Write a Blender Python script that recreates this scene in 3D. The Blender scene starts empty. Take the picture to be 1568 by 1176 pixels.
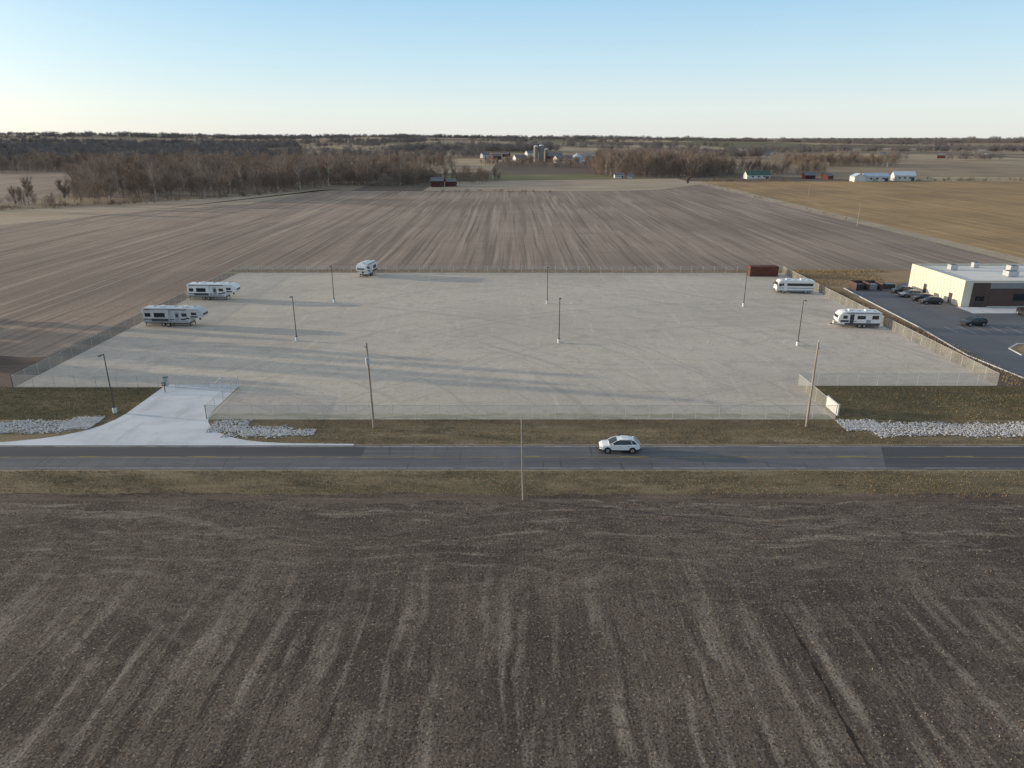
import bpy, math, random
import numpy as np
from mathutils import Vector, Matrix
random.seed(7); rng=np.random.default_rng(7)
scene=bpy.context.scene
COL=scene.collection
scene.view_settings.view_transform='Standard'
scene.view_settings.look='None'
scene.view_settings.exposure=0

# ------------------------------------------------------------ terrain height
def sst(a,b,t):
    t=max(0.0,min(1.0,(t-a)/(b-a))); return t*t*(3-2*t)
def tz(x,y):
    t=sst(900,4600,y)
    if t<=0: return 0.0
    side=sst(2600,-2800,x)
    h=t*(11+32*side)
    h+=sst(1100,2500,y)*(4*math.sin(x/510+1.3)+3*math.sin(x/233+y/900)+2.5*math.sin(y/420+x/1500))
    return h

# ------------------------------------------------------------ materials
def mat(name, base, layers=(), rough=0.92, metal=0.0, bump=None, spec=0.15):
    """layers: (scale xyz, colour, lo, hi, fac, detail, warp(amp,scale)|None, mask(axis,a,b)|None, turn centre(x,y)|None)"""
    m=bpy.data.materials.new(name); m.use_nodes=True
    nt=m.node_tree; N=nt.nodes; L=nt.links
    b=N['Principled BSDF']
    b.inputs['Roughness'].default_value=rough
    b.inputs['Metallic'].default_value=metal
    b.inputs['Specular IOR Level'].default_value=spec
    tc=N.new('ShaderNodeTexCoord'); co=tc.outputs['Object']
    rgb=N.new('ShaderNodeRGB'); rgb.outputs[0].default_value=(*base,1)
    cur=rgb.outputs[0]
    sep=None
    for ly in layers:
        sc,col,lo,hi,fac=ly[:5]
        det=ly[5] if len(ly)>5 else 4
        warp=ly[6] if len(ly)>6 else None
        mask=ly[7] if len(ly)>7 else None
        polar=ly[8] if len(ly)>8 else None
        src=co
        if warp:
            wn=N.new('ShaderNodeTexNoise'); wn.inputs['Scale'].default_value=warp[1]; wn.inputs['Detail'].default_value=1
            L.new(co,wn.inputs['Vector'])
            s1=N.new('ShaderNodeVectorMath'); s1.operation='SUBTRACT'; s1.inputs[1].default_value=(.5,.5,.5); L.new(wn.outputs['Color'],s1.inputs[0])
            s2=N.new('ShaderNodeVectorMath'); s2.operation='SCALE'; s2.inputs['Scale'].default_value=warp[0]; L.new(s1.outputs[0],s2.inputs[0])
            s3=N.new('ShaderNodeVectorMath'); s3.operation='ADD'; L.new(co,s3.inputs[0]); L.new(s2.outputs[0],s3.inputs[1]); src=s3.outputs[0]
        if polar:
            d=N.new('ShaderNodeVectorMath'); d.operation='SUBTRACT'; d.inputs[1].default_value=(polar[0],polar[1],0); L.new(src,d.inputs[0])
            ln=N.new('ShaderNodeVectorMath'); ln.operation='LENGTH'; L.new(d.outputs[0],ln.inputs[0])
            sp_=N.new('ShaderNodeSeparateXYZ'); L.new(src,sp_.inputs[0])
            cb=N.new('ShaderNodeCombineXYZ'); L.new(ln.outputs['Value'],cb.inputs[0]); L.new(sp_.outputs[1],cb.inputs[1]); src=cb.outputs[0]
        mp=N.new('ShaderNodeMapping'); mp.inputs['Scale'].default_value=sc
        mp.inputs['Location'].default_value=(random.random()*50,random.random()*50,random.random()*9)
        L.new(src,mp.inputs['Vector'])
        nz=N.new('ShaderNodeTexNoise'); nz.inputs['Scale'].default_value=1; nz.inputs['Detail'].default_value=det; nz.inputs['Roughness'].default_value=0.6
        L.new(mp.outputs[0],nz.inputs['Vector'])
        mr=N.new('ShaderNodeMapRange'); mr.inputs['From Min'].default_value=lo; mr.inputs['From Max'].default_value=hi
        mr.inputs['To Min'].default_value=0; mr.inputs['To Max'].default_value=fac
        L.new(nz.outputs['Fac'],mr.inputs['Value'])
        f=mr.outputs[0]
        if mask:
            if sep is None:
                sep=N.new('ShaderNodeSeparateXYZ'); L.new(co,sep.inputs[0])
            k=N.new('ShaderNodeMapRange'); k.inputs['From Min'].default_value=mask[1]; k.inputs['From Max'].default_value=mask[2]
            L.new(sep.outputs[mask[0]],k.inputs['Value'])
            mu=N.new('ShaderNodeMath'); mu.operation='MULTIPLY'; L.new(f,mu.inputs[0]); L.new(k.outputs[0],mu.inputs[1]); f=mu.outputs[0]
        mx=N.new('ShaderNodeMix'); mx.data_type='RGBA'
        L.new(f,mx.inputs['Factor']); L.new(cur,mx.inputs['A']); mx.inputs['B'].default_value=(*col,1)
        cur=mx.outputs['Result']
    L.new(cur,b.inputs['Base Color'])
    if bump:
        bs,bst,bd=bump
        mp=N.new('ShaderNodeMapping'); mp.inputs['Scale'].default_value=bs if isinstance(bs,tuple) else (bs,bs,bs); L.new(co,mp.inputs['Vector'])
        nz=N.new('ShaderNodeTexNoise'); nz.inputs['Scale'].default_value=1; nz.inputs['Detail'].default_value=3; L.new(mp.outputs[0],nz.inputs['Vector'])
        bp=N.new('ShaderNodeBump'); bp.inputs['Strength'].default_value=bst; bp.inputs['Distance'].default_value=bd
        L.new(nz.outputs['Fac'],bp.inputs['Height']); L.new(bp.outputs[0],b.inputs['Normal'])
    return m

# --- ground zones
m_far=bpy.data.materials.new('far_farmland'); m_far.use_nodes=True
def build_far():
    nt=m_far.node_tree; N=nt.nodes; L=nt.links; b=N['Principled BSDF']; b.inputs['Roughness'].default_value=.95; b.inputs['Specular IOR Level'].default_value=.1
    tc=N.new('ShaderNodeTexCoord'); mp=N.new('ShaderNodeMapping'); mp.inputs['Scale'].default_value=(1/330,1/420,0); L.new(tc.outputs['Object'],mp.inputs['Vector'])
    v=N.new('ShaderNodeTexVoronoi'); v.distance='CHEBYCHEV'; v.inputs['Scale'].default_value=1; v.inputs['Randomness'].default_value=.7; L.new(mp.outputs[0],v.inputs['Vector'])
    r=N.new('ShaderNodeValToRGB'); r.color_ramp.interpolation='CONSTANT'
    cols=[(.20,.155,.115),(.32,.245,.165),(.15,.12,.095),(.38,.30,.20),(.17,.155,.095),(.26,.205,.15),(.42,.33,.22)]
    el=r.color_ramp.elements
    el[0].color=(*cols[0],1); el[0].position=0; el[1].color=(*cols[1],1); el[1].position=.15
    for i,c in enumerate(cols[2:]):
        e=el.new(.3+i*.14); e.color=(*c,1)
    sp=N.new('ShaderNodeSeparateColor'); L.new(v.outputs['Color'],sp.inputs[0]); L.new(sp.outputs[0],r.inputs[0])
    n=N.new('ShaderNodeTexNoise'); n.inputs['Scale'].default_value=.02; n.inputs['Detail'].default_value=4; L.new(tc.outputs['Object'],n.inputs['Vector'])
    mx=N.new('ShaderNodeMix'); mx.data_type='RGBA'; mx.inputs['B'].default_value=(.16,.13,.10,1)
    mr=N.new('ShaderNodeMapRange'); mr.inputs['From Min'].default_value=.45; mr.inputs['From Max'].default_value=.7; mr.inputs['To Max'].default_value=.6
    L.new(n.outputs['Fac'],mr.inputs[0]); L.new(mr.outputs[0],mx.inputs['Factor']); L.new(r.outputs[0],mx.inputs['A']); L.new(mx.outputs['Result'],b.inputs['Base Color'])
build_far()

m_fore=mat('stubble_soil_near',(.140,.108,.085),[
    ((.09,.07,1),(.090,.069,.055),.42,.62,.9,2),
    ((.2,.3,1),(.195,.155,.12),.5,.72,.7,4,(3,.15)),
    ((.09,1.1,1),(.31,.258,.205),.53,.68,.7,5,(4.0,.10),(1,42,54)),
    ((.35,1.5,1),(.062,.048,.039),.52,.66,.65,4,(3.5,.2),(1,42,54)),
    ((.8,.045,1),(.32,.265,.21),.51,.66,.75,5,(1.6,.10),(1,54,40)),
    ((1.2,.07,1),(.052,.04,.033),.52,.66,.75,4,(1.3,.12),(1,54,40)),
    ((.7,.05,1),(.30,.25,.198),.56,.68,.5,5,(3,.2),(0,-14,-34),(-44,14)),
    ((1.2,1.2,1),(.062,.048,.038),.54,.66,.6,5),
    ((4,5,4),(.38,.315,.245),.58,.70,.7,3),
    ((6,6,7),(.032,.025,.021),.53,.66,.85,3)],bump=((5,5,5),.8,.10))
m_field=mat('harvested_field_soil',(.325,.25,.194),[
    ((.012,.009,1),(.24,.184,.145),.42,.62,.9,4),
    ((.006,.012,1),(.42,.33,.255),.48,.68,.7,4),
    ((.5,.006,1),(.47,.38,.295),.52,.65,.65,3,(2,.01)),
    ((1.0,.008,1),(.15,.114,.091),.52,.66,.75,3,(2,.01)),
    ((.25,.008,1),(.19,.145,.115),.52,.64,.6,3,(3,.01)),
    ((.04,.5,1),(.20,.15,.118),.55,.7,.5,4,(4,.03)),
    ((1.2,1.6,1),(.18,.136,.106),.55,.7,.6,4)],bump=((1.6,1.0,1),.5,.12))
m_dark=mat('dark_tilled_soil',(.15,.112,.087),[((.05,.3,1),(.09,.067,.053),.45,.6,.8,5),((.08,1.2,1),(.24,.187,.144),.56,.7,.5,4,(2,.05)),((1.5,1.5,1),(.2,.154,.118),.55,.7,.5,4)],bump=((2,2,2),.5,.1))
m_gravel=mat('gravel',(.57,.505,.425),[
    ((.03,.05,1),(.48,.425,.36),.4,.65,.85,4),
    ((.04,.9,1),(.41,.36,.305),.54,.70,.6,5,(9,.03)),
    ((.7,.03,1),(.65,.58,.49),.55,.70,.5,5,(10,.025)),
    ((.9,.03,1),(.38,.335,.285),.57,.66,.5,3,(6,.04),None,(-48,70)),
    ((.8,.02,1),(.38,.335,.285),.58,.66,.45,3,(8,.03),None,(60,40)),
    ((.3,.3,1),(.40,.352,.295),.53,.70,.6,6,(5,.1)),
    ((1.6,1.6,1),(.36,.318,.265),.54,.68,.5,4),
    ((5,5,5),(.26,.23,.192),.54,.69,.65,3)],bump=((4,4,4),.45,.05))
m_weedy=mat('weedy_gravel',(.33,.305,.21),[((.2,.6,1),(.48,.43,.34),.45,.62,.9,6),((3,3,3),(.17,.165,.09),.55,.7,.6,4)],bump=((4,4,4),.5,.05))
m_conc=mat('concrete_apron',(.64,.65,.66),[((.15,.3,1),(.50,.515,.53),.43,.65,.8,6),((2,.2,1),(.67,.67,.67),.5,.7,.4,4),((.5,.15,1),(.42,.42,.42),.56,.66,.4,4,(3,.1))],rough=.7,spec=.3)
m_grass=mat('verge_grass',(.175,.135,.078),[
    ((.05,.5,1),(.26,.202,.125),.45,.65,.9,5),
    ((.3,.5,1),(.10,.08,.048),.5,.68,.8,5),
    ((3,3,3),(.32,.255,.17),.56,.7,.7,4)],bump=((5,5,5),.7,.1))
m_lawn=mat('lawn_grass',(.115,.10,.052),[
    ((.12,.3,1),(.21,.16,.088),.47,.68,.9,6),((2,2,2),(.075,.067,.035),.5,.7,.7,4),((4,4,4),(.26,.2,.118),.6,.72,.6,4)],bump=((4,4,4),.6,.1))
m_drygrass=mat('dry_grass',(.33,.235,.135),[((.1,.2,1),(.21,.152,.09),.45,.65,.9,6),((2,2,2),(.43,.325,.2),.55,.7,.6,4)],bump=((3,3,3),.6,.1))
m_gold=mat('golden_pasture',(.40,.262,.13),[((.02,.02,1),(.27,.182,.095),.42,.62,.9,5),((.3,.008,1),(.52,.355,.185),.52,.68,.7,4,(2,.02)),((.8,.01,1),(.20,.138,.076),.54,.67,.7,4),((.05,.4,1),(.22,.155,.085),.54,.66,.6,5,(5,.03)),((1,1,1),(.24,.17,.09),.55,.7,.5,4)],bump=((1,1,1),.5,.12))
m_tan=mat('tan_grass_waterway',(.44,.35,.25),[((.03,.06,1),(.33,.26,.185),.42,.62,.8,6),((.6,.6,1),(.27,.21,.15),.55,.7,.6,4)],bump=((1,1,1),.4,.12))
m_asph=mat('asphalt_road',(.135,.134,.139),[
    ((.03,1.3,1),(.095,.094,.098),.45,.65,.8,4),((.25,.08,1),(.17,.168,.168),.5,.7,.6,5),((9,9,9),(.21,.2,.19),.58,.72,.4,3),
    ((.12,9,1),(.04,.04,.042),.63,.66,.7,3,(1.5,.3)),((2.2,.06,1),(.045,.045,.047),.655,.67,.5,2,(1,.2))],rough=.8,spec=.3)
m_asph2=mat('new_asphalt',(.075,.075,.08),[((.04,1.2,1),(.10,.099,.104),.5,.65,.7,4),((8,8,8),(.13,.13,.13),.6,.75,.4,3)],rough=.8,spec=.3)
m_park=mat('parking_asphalt',(.125,.128,.14),[((.05,.06,1),(.16,.163,.172),.45,.65,.8,5),((.2,3,1),(.08,.08,.085),.6,.66,.5,3)],rough=.8,spec=.3)
m_shoulder=mat('road_shoulder_gravel',(.27,.222,.168),[((.3,1,1),(.165,.13,.093),.48,.66,.9,6),((5,5,5),(.40,.34,.27),.55,.7,.6,4)],bump=((6,6,6),.5,.05))
m_yellow=mat('yellow_road_paint',(.50,.36,.08),[((.4,2,1),(.18,.165,.13),.45,.6,.85,6)])
m_white_paint=mat('white_road_paint',(.6,.6,.58),[((.6,3,1),(.2,.2,.2),.45,.6,.85,6)])
m_wheat=mat('winter_wheat',(.17,.165,.075),[((.02,.02,1),(.24,.195,.11),.45,.65,.8,5)])
m_furrow=mat('furrow_soil',(.035,.027,.022),[((.8,.8,1),(.09,.067,.052),.46,.64,1,4)])

# --- object materials
def solid(name,c,rough=.5,metal=0,spec=.4,var=.8,sc=1.2):
    return mat(name,c,[((sc,sc,sc),tuple(x*var for x in c),.42,.68,.7,3)],rough=rough,metal=metal,spec=spec)
m_galv=solid('galvanised_steel',(.50,.51,.52),.5,.3)
m_fence=solid('fence_post_steel',(.50,.50,.48),.6,.2)
m_bronze=solid('dark_bronze_pole',(.06,.055,.05),.5,.2)
m_wood=mat('weathered_pole_wood',(.38,.33,.28),[((6,6,.4),(.22,.185,.155),.45,.65,.9,4)],rough=.9)
m_white=solid('white_fibreglass',(.76,.76,.76),.35,0,.5,.88,.5)
m_pewter=solid('pewter_fibreglass',(.52,.52,.52),.35,0,.5,.9)
m_grey=solid('grey_panel',(.33,.35,.38),.4)
m_dgrey=solid('charcoal_panel',(.06,.062,.07),.35)
m_glass=mat('tinted_glass',(.015,.018,.022),rough=.08,spec=.8)
m_tire=solid('tyre_rubber',(.02,.02,.02),.9,0,.1)
m_rim=solid('alloy_rim',(.45,.46,.48),.35,.6)
m_bin=solid('bin_sheet_steel',(.52,.54,.57),.5,.1)
m_carw=solid('white_car_paint',(.80,.81,.82),.22,0,.6,.96)
m_card=solid('dark_car_paint',(.03,.032,.037),.25,0,.6)
m_cars=solid('silver_car_paint',(.30,.31,.33),.28,.4,.6)
m_red=mat('tail_lamp',(.35,.015,.01),rough=.3)
m_plastic=solid('black_plastic',(.025,.025,.027),.6,0,.3)
m_rust=mat('rust_red_steel',(.16,.065,.05),[((.6,.6,2),(.105,.045,.036),.45,.65,.8,4)],rough=.7)
m_cream=mat('cream_metal_siding',(.70,.64,.52),[((.3,.3,.1),(.62,.57,.46),.45,.7,.6,4)],rough=.6)
m_brown=mat('brown_metal_siding',(.105,.07,.062),[((.5,.5,.2),(.085,.057,.05),.45,.65,.6,4)],rough=.6)
m_gwall=mat('grey_metal_siding',(.26,.26,.26),[((.5,.5,.2),(.22,.22,.22),.45,.65,.6,4)],rough=.6)
m_roofw=mat('membrane_roof',(.72,.70,.65),[((.15,.15,.1),(.60,.58,.54),.45,.65,.8,5)],rough=.7)
m_barnred=mat('red_barn_boards',(.13,.05,.042),[((2,2,.2),(.085,.034,.03),.45,.65,.8,4)])
m_siding=mat('white_siding',(.62,.62,.6),[((.3,.3,3),(.52,.52,.51),.45,.65,.7,3)])
m_roofg=mat('grey_shingle_roof',(.2,.2,.205),[((1,1,1),(.13,.13,.135),.45,.65,.8,4)])
m_roofgreen=mat('green_metal_roof',(.08,.14,.11),[((1,.1,1),(.055,.11,.08),.45,.65,.8,3)])
m_roofblue=mat('blue_white_metal_roof',(.46,.53,.62),[((1,.1,1),(.36,.43,.54),.45,.65,.8,3)],rough=.4)
m_silo=mat('silo_concrete',(.30,.28,.26),[((.3,.3,2),(.20,.19,.175),.45,.65,.8,4)])
m_rock=mat('limestone_riprap',(.56,.54,.52),[((2,2,2),(.38,.365,.35),.42,.65,.9,4)],bump=((6,6,6),.5,.1))
m_bark=mat('bare_bark',(.27,.22,.18),[((.5,.5,.5),(.16,.13,.108),.4,.65,.9,3)])
m_twig=mat('bare_twigs',(.27,.21,.168),[((.04,.04,.04),(.175,.143,.122),.4,.6,.95,3)])
m_pale=mat('pale_sycamore_bark',(.52,.48,.43),[((.6,.6,.6),(.28,.24,.21),.45,.6,.9,3)])
m_fartwig=mat('distant_twigs_haze_tint',(.165,.16,.168),[((.03,.03,.03),(.22,.187,.165),.42,.62,.9,3)])  # bluish base colour paints distance haze into the far woods
m_brush=mat('dry_brush',(.24,.175,.12),[((.3,.3,.3),(.14,.105,.075),.42,.62,.9,3)])
m_needle=mat('evergreen_needles',(.03,.05,.022),[((.8,.8,.8),(.02,.033,.015),.4,.65,.9,3)])
m_straw=mat('crop_residue_straw',(.42,.35,.265),[((.7,.7,1),(.18,.142,.108),.40,.60,.95,3)])
m_blade1=mat('dry_blade',(.31,.235,.142),[((.3,.3,1),(.20,.15,.087),.42,.62,.9,3)])
m_blade2=mat('green_blade',(.14,.117,.058),[((.3,.3,1),(.092,.079,.042),.42,.62,.9,3)])

def chain():
    m=bpy.data.materials.new('chain_link_mesh'); m.use_nodes=True
    nt=m.node_tree;N=nt.nodes;L=nt.links;b=N['Principled BSDF']
    b.inputs['Base Color'].default_value=(.50,.51,.48,1); b.inputs['Roughness'].default_value=.7
    tc=N.new('ShaderNodeTexCoord'); n=N.new('ShaderNodeTexNoise'); n.inputs['Scale'].default_value=.35; n.inputs['Detail'].default_value=3
    L.new(tc.outputs['Object'],n.inputs['Vector'])
    mr=N.new('ShaderNodeMapRange'); mr.inputs['From Min'].default_value=.3; mr.inputs['From Max'].default_value=.7; mr.inputs['To Min'].default_value=.19; mr.inputs['To Max'].default_value=.31
    L.new(n.outputs['Fac'],mr.inputs[0]); L.new(mr.outputs[0],b.inputs['Alpha'])
    return m
m_chain=chain()

# ------------------------------------------------------------ mesh builder
class MB:
    def __init__(s): s.v=[];s.f=[];s.m=[];s.mats=[]
    def mi(s,m):
        if m not in s.mats: s.mats.append(m)
        return s.mats.index(m)
    def face(s,pts,m):
        i=len(s.v); s.v+= [tuple(p) for p in pts]; s.f.append(tuple(range(i,i+len(pts)))); s.m.append(s.mi(m))
    def box(s,c,d,m,rz=0):
        i=len(s.v); k=s.mi(m); cr,sr=math.cos(rz),math.sin(rz)
        for z in (-.5,.5):
            for x,y in((-.5,-.5),(.5,-.5),(.5,.5),(-.5,.5)):
                X=x*d[0];Y=y*d[1]; s.v.append((c[0]+X*cr-Y*sr,c[1]+X*sr+Y*cr,c[2]+z*d[2]))
        for f in((0,3,2,1),(4,5,6,7),(0,1,5,4),(1,2,6,5),(2,3,7,6),(3,0,4,7)):
            s.f.append(tuple(i+a for a in f)); s.m.append(k)
    def prism(s,prof,y0,y1,m,capm=None):
        i=len(s.v);n=len(prof);k=s.mi(m);kc=s.mi(capm or m)
        s.v+=[(x,y0,z) for x,z in prof]+[(x,y1,z) for x,z in prof]
        s.f.append(tuple(range(i,i+n))); s.m.append(kc)
        s.f.append(tuple(range(i+2*n-1,i+n-1,-1))); s.m.append(kc)
        for a in range(n):
            b=(a+1)%n; s.f.append((i+a,i+n+a,i+n+b,i+b)); s.m.append(k)
    def tube(s,p0,p1,r0,r1,n,m,cap=True):
        p0=Vector(p0);p1=Vector(p1);d=(p1-p0).normalized()
        a=d.cross(Vector((0,0,1)))
        if a.length<.01:a=Vector((1,0,0))
        a.normalize();b=d.cross(a)
        i=len(s.v);k=s.mi(m)
        for p,r in((p0,r0),(p1,r1)):
            for j in range(n):
                t=2*math.pi*j/n; q=p+a*math.cos(t)*r+b*math.sin(t)*r; s.v.append(tuple(q))
        for j in range(n):
            jj=(j+1)%n; s.f.append((i+j,i+jj,i+n+jj,i+n+j)); s.m.append(k)
        if cap:
            s.f.append(tuple(range(i+n-1,i-1,-1))); s.m.append(k); s.f.append(tuple(range(i+n,i+2*n))); s.m.append(k)
    def loft(s,rings,mf,caps=None):
        i=len(s.v);n=len(rings[0])
        for r in rings: s.v+=[tuple(p) for p in r]
        for a in range(len(rings)-1):
            for j in range(n):
                jj=(j+1)%n; s.f.append((i+a*n+j,i+a*n+jj,i+(a+1)*n+jj,i+(a+1)*n+j)); s.m.append(s.mi(mf(a,j)))
        if caps:
            s.f.append(tuple(range(i+n-1,i-1,-1))); s.m.append(s.mi(caps))
            e=i+(len(rings)-1)*n; s.f.append(tuple(range(e,e+n))); s.m.append(s.mi(caps))
    def build(s,name,loc=(0,0,0),rz=0,parent=None,bevel=0,smooth=False,link=True):
        me=bpy.data.meshes.new(name); me.from_pydata(s.v,[],s.f)
        for m in s.mats: me.materials.append(m)
        me.polygons.foreach_set('material_index',s.m)
        if smooth: me.polygons.foreach_set('use_smooth',[True]*len(s.f))
        me.update()
        o=bpy.data.objects.new(name,me); o.location=loc; o.rotation_euler=(0,0,rz)
        if link: COL.objects.link(o)
        if parent: o.parent=parent
        if bevel:
            b=o.modifiers.new('bevel','BEVEL'); b.width=bevel; b.segments=2; b.limit_method='ANGLE'; b.angle_limit=math.radians(35)
        return o
def empty(name,loc,rz=0):
    e=bpy.data.objects.new(name,None); e.location=loc; e.rotation_euler=(0,0,rz); e.empty_display_size=1; COL.objects.link(e); return e
def sheet(name,pts,z,m):
    b=MB(); b.face([(x,y,z) for x,y in pts],m); return b.build(name)
def rect(name,x0,x1,y0,y1,z,m): return sheet(name,[(x0,y0),(x1,y0),(x1,y1),(x0,y1)],z,m)
def wavy_rect(name,x0,x1,y0,y1,z,m,amp=.3,step=3.0,sd=1):
    b=MB(); n=int((x1-x0)/step); r=random.Random(sd)
    top=[(x0+(x1-x0)*i/n, y1+r.uniform(-amp,amp)) for i in range(n+1)]
    bot=[(x0+(x1-x0)*i/n, y0+r.uniform(-amp,amp)) for i in range(n+1)]
    for i in range(n):
        b.face([(*bot[i],z),(*bot[i+1],z),(*top[i+1],z),(*top[i],z)],m)
    return b.build(name)

# ------------------------------------------------------------ ground sheet
xs=sorted(set([-9000,-7000,-5500]+list(range(-4500,4501,125))+[5500,7000,9000]))
ys=sorted(set([-600,-200,0,300,600]+list(range(700,7001,125))+[7600,8500,10000,13000,17000]))
b=MB(); nx=len(xs)
gv=[(x,y,tz(x,y)) for y in ys for x in xs]
gf=[(j*nx+i,j*nx+i+1,(j+1)*nx+i+1,(j+1)*nx+i) for j in range(len(ys)-1) for i in range(nx-1)]
b.v=gv;b.f=gf;b.m=[0]*len(gf);b.mats=[m_far]; b.build('ground',smooth=True)

Z=.004
rect('near_field',-260,260,-60,66,Z,m_fore)
wavy_rect('left_field',-330,-60,66,112,Z*1.5,m_dark,1.5,4,2)
sheet('harvested_field',[(-330,108),(-75,108),(-75,187),(145,187),(145,560),(100,500),(60,485),(-40,488),(-133,493),(-142,394),(-183,348),(-209,295),(-330,240)],Z,m_field)
sheet('grass_waterway',[(-400,250),(-330,240),(-209,295),(-183,348),(-142,394),(-133,493),(-118,515),(-148,470),(-176,434),(-222,379),(-260,348),(-400,300)],3*Z,m_tan)
rect('golden_field',152,700,214,600,2*Z,m_gold)
sheet('grass_strip',[(145,200),(152,200),(153,600),(143,600)],3.5*Z,m_tan)
sheet('right_verge_field',[(68,66),(400,66),(400,214),(152,214),(152,192),(68,192)],2.5*Z,m_drygrass)
sheet('tan_field',[(-60,492),(60,487),(100,502),(145,562),(143,640),(-60,600)],2*Z,m_tan)
sheet('wheat_field',[(-60,603),(140,642),(70,720),(-70,700)],2*Z,m_wheat)
sheet('fallow_field',[(-520,400),(-262,392),(-302,500),(-345,600),(-430,760),(-760,760)],2*Z,m_field)
# lot
wavy_rect('lot_border_soil',-76,76,96,190,3*Z,m_dark,.5,3,3)
wavy_rect('rear_grass_strip',-76,120,187.2,192.5,4*Z,m_drygrass,.7,3,4)
sheet('gravel_lot',[(-71.5,96.5),(-39.2,96.5),(-39.2,84),(41.3,84),(41.3,97),(70.2,97),(71.5,187),(-72.5,188)],5*Z,m_gravel)
wavy_rect('weedy_lot_edge',-38.8,41.0,84.2,85.9,6*Z,m_weedy,.35,1.2,5)
wavy_rect('far_verge',-200,200,76.2,84.2,3*Z,m_grass,.15)
wavy_rect('near_verge',-200,200,64.0,69.6,3*Z,m_grass,.35,2,6)
rect('left_lawn',-90,-39,83.8,96.4,4*Z,m_lawn)
rect('right_lawn',41.4,76,83.8,96.9,4*Z,m_lawn)
wavy_rect('dark_mud_strip',-200,200,62.4,64.2,2.5*Z,m_dark,.6,2,7)
# road
wavy_rect('road_shoulder',-260,260,69.1,76.3,4*Z,m_shoulder,.14,1.5,8)
rect('road',-260,260,69.6,75.85,6*Z,m_asph)
sheet('new_asphalt_patch',[(40.5,69.6),(260,69.6),(260,75.8),(43,75.8)],7*Z,m_asph2)
rect('new_asphalt_patch',-260,-17,73.0,75.8,7*Z,m_asph2)
b=MB()
b.face([(-260,72.62,8*Z),(260,72.62,8*Z),(260,72.70,8*Z),(-260,72.70,8*Z)],m_yellow)
for i in range(-20,21):
    x0=i*12.2; b.face([(x0,72.84,8*Z),(x0+3.2,72.84,8*Z),(x0+3.2,72.92,8*Z),(x0,72.92,8*Z)],m_yellow)
for y in (69.85,75.5):
    b.face([(-260,y,8*Z),(260,y,8*Z),(260,y+.08,8*Z),(-260,y+.08,8*Z)],m_white_paint)
b.build('road_markings')
sheet('concrete_driveway',[(-63,75.9),(-18.5,75.9),(-18.5,76.35),(-27,76.6),(-29.5,76.9),(-31.5,77.4),(-33,78.0),(-34.6,78.9),(-36,80.0),(-37.3,81.4),(-38.3,83),(-39,84.8),(-39.3,86.5),(-39.4,97.5),(-50.2,97.5),(-50.2,86),(-50.5,84),(-51.2,82),(-52.5,80.2),(-54.3,78.8),(-56.5,77.8),(-59.5,77),(-63,76.6)],7*Z,m_conc)
sheet('parking_lot_asphalt',[(77.5,76),(130,76),(170,146),(170,200),(79,167),(78.5,160),(77,131),(75,112),(76.3,100)],6*Z,m_park)
def kerb(name,pts,w=.18,h=.14,z=.02):
    b=MB()
    for p,q in zip(pts,pts[1:]):
        d=Vector((q[0]-p[0],q[1]-p[1],0)); L=d.length; a=math.atan2(d.y,d.x)
        b.box(((p[0]+q[0])/2,(p[1]+q[1])/2,z+h/2),(L,w,h),m_conc,a)
    return b.build(name)
kerb('parking_kerb',[(76.3,100),(75,112),(77,131),(78.5,160),(79,167)])
sheet('grass_island',[(84,112),(110,112),(112,118),(88,119),(84.5,116)],8*Z,m_drygrass)
kerb('island_kerb',[(84,112),(84.5,116),(88,119),(112,118)])
rect('sidewalk',94,125,141.5,147.2,.06,m_conc)
b=MB()
for i in range(9):
    x=82+i*2.9; b.face([(x,126,8*Z),(x+.12,126,8*Z),(x+.12,131,8*Z),(x,131,8*Z)],m_white_paint)
for i in range(7):
    y=149+i*2.8; b.face([(87.5,y,8*Z),(92.5,y,8*Z),(92.5,y+.12,8*Z),(87.5,y+.12,8*Z)],m_white_paint)
b.build('parking_bay_lines')
b=MB(); n=60; y0,y1=24,47
f=lambda y:20.4+.06*math.sin(y*.5)+.05*math.sin(y*1.9)+.015*(y-30)
wd=lambda y:(.11+.05*math.sin(y*2.3)+.03*math.sin(y*5.1))*min(1,(47.2-y)/6)
for i in range(n):
    ya=y0+(y1-y0)*i/n; yb=y0+(y1-y0)*(i+1)/n
    b.face([(f(ya)-wd(ya),ya,2*Z),(f(ya)+wd(ya),ya,2*Z),(f(yb)+wd(yb),yb,2*Z),(f(yb)-wd(yb),yb,2*Z)],m_furrow)
b.build('tillage_furrow')

# ------------------------------------------------------------ residue / grass / stone masses
def tri_scatter(name,X,Y,h,w,tilt,mats,probs,z=0.0):
    n=len(X); a=rng.uniform(0,2*math.pi,n)
    L=h*rng.uniform(.4,1.6,n); W=w*rng.uniform(.5,1.5,n)
    t=rng.uniform(0,tilt,n); a2=rng.uniform(0,2*math.pi,n)
    V=np.zeros((n,3,3))
    V[:,0,0]=X-np.cos(a)*W/2; V[:,0,1]=Y-np.sin(a)*W/2; V[:,0,2]=z
    V[:,1,0]=X+np.cos(a)*W/2; V[:,1,1]=Y+np.sin(a)*W/2; V[:,1,2]=z
    V[:,2,0]=X+np.cos(a2)*np.sin(t)*L; V[:,2,1]=Y+np.sin(a2)*np.sin(t)*L; V[:,2,2]=z+np.cos(t)*L
    F=np.arange(n*3).reshape(n,3)
    me=bpy.data.meshes.new(name); me.from_pydata(V.reshape(-1,3).tolist(),[],F.tolist())
    for m in mats: me.materials.append(m)
    me.polygons.foreach_set('material_index',rng.choice(len(mats),n,p=probs).astype(np.int32))
    me.update(); o=bpy.data.objects.new(name,me); COL.objects.link(o); return o
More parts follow.
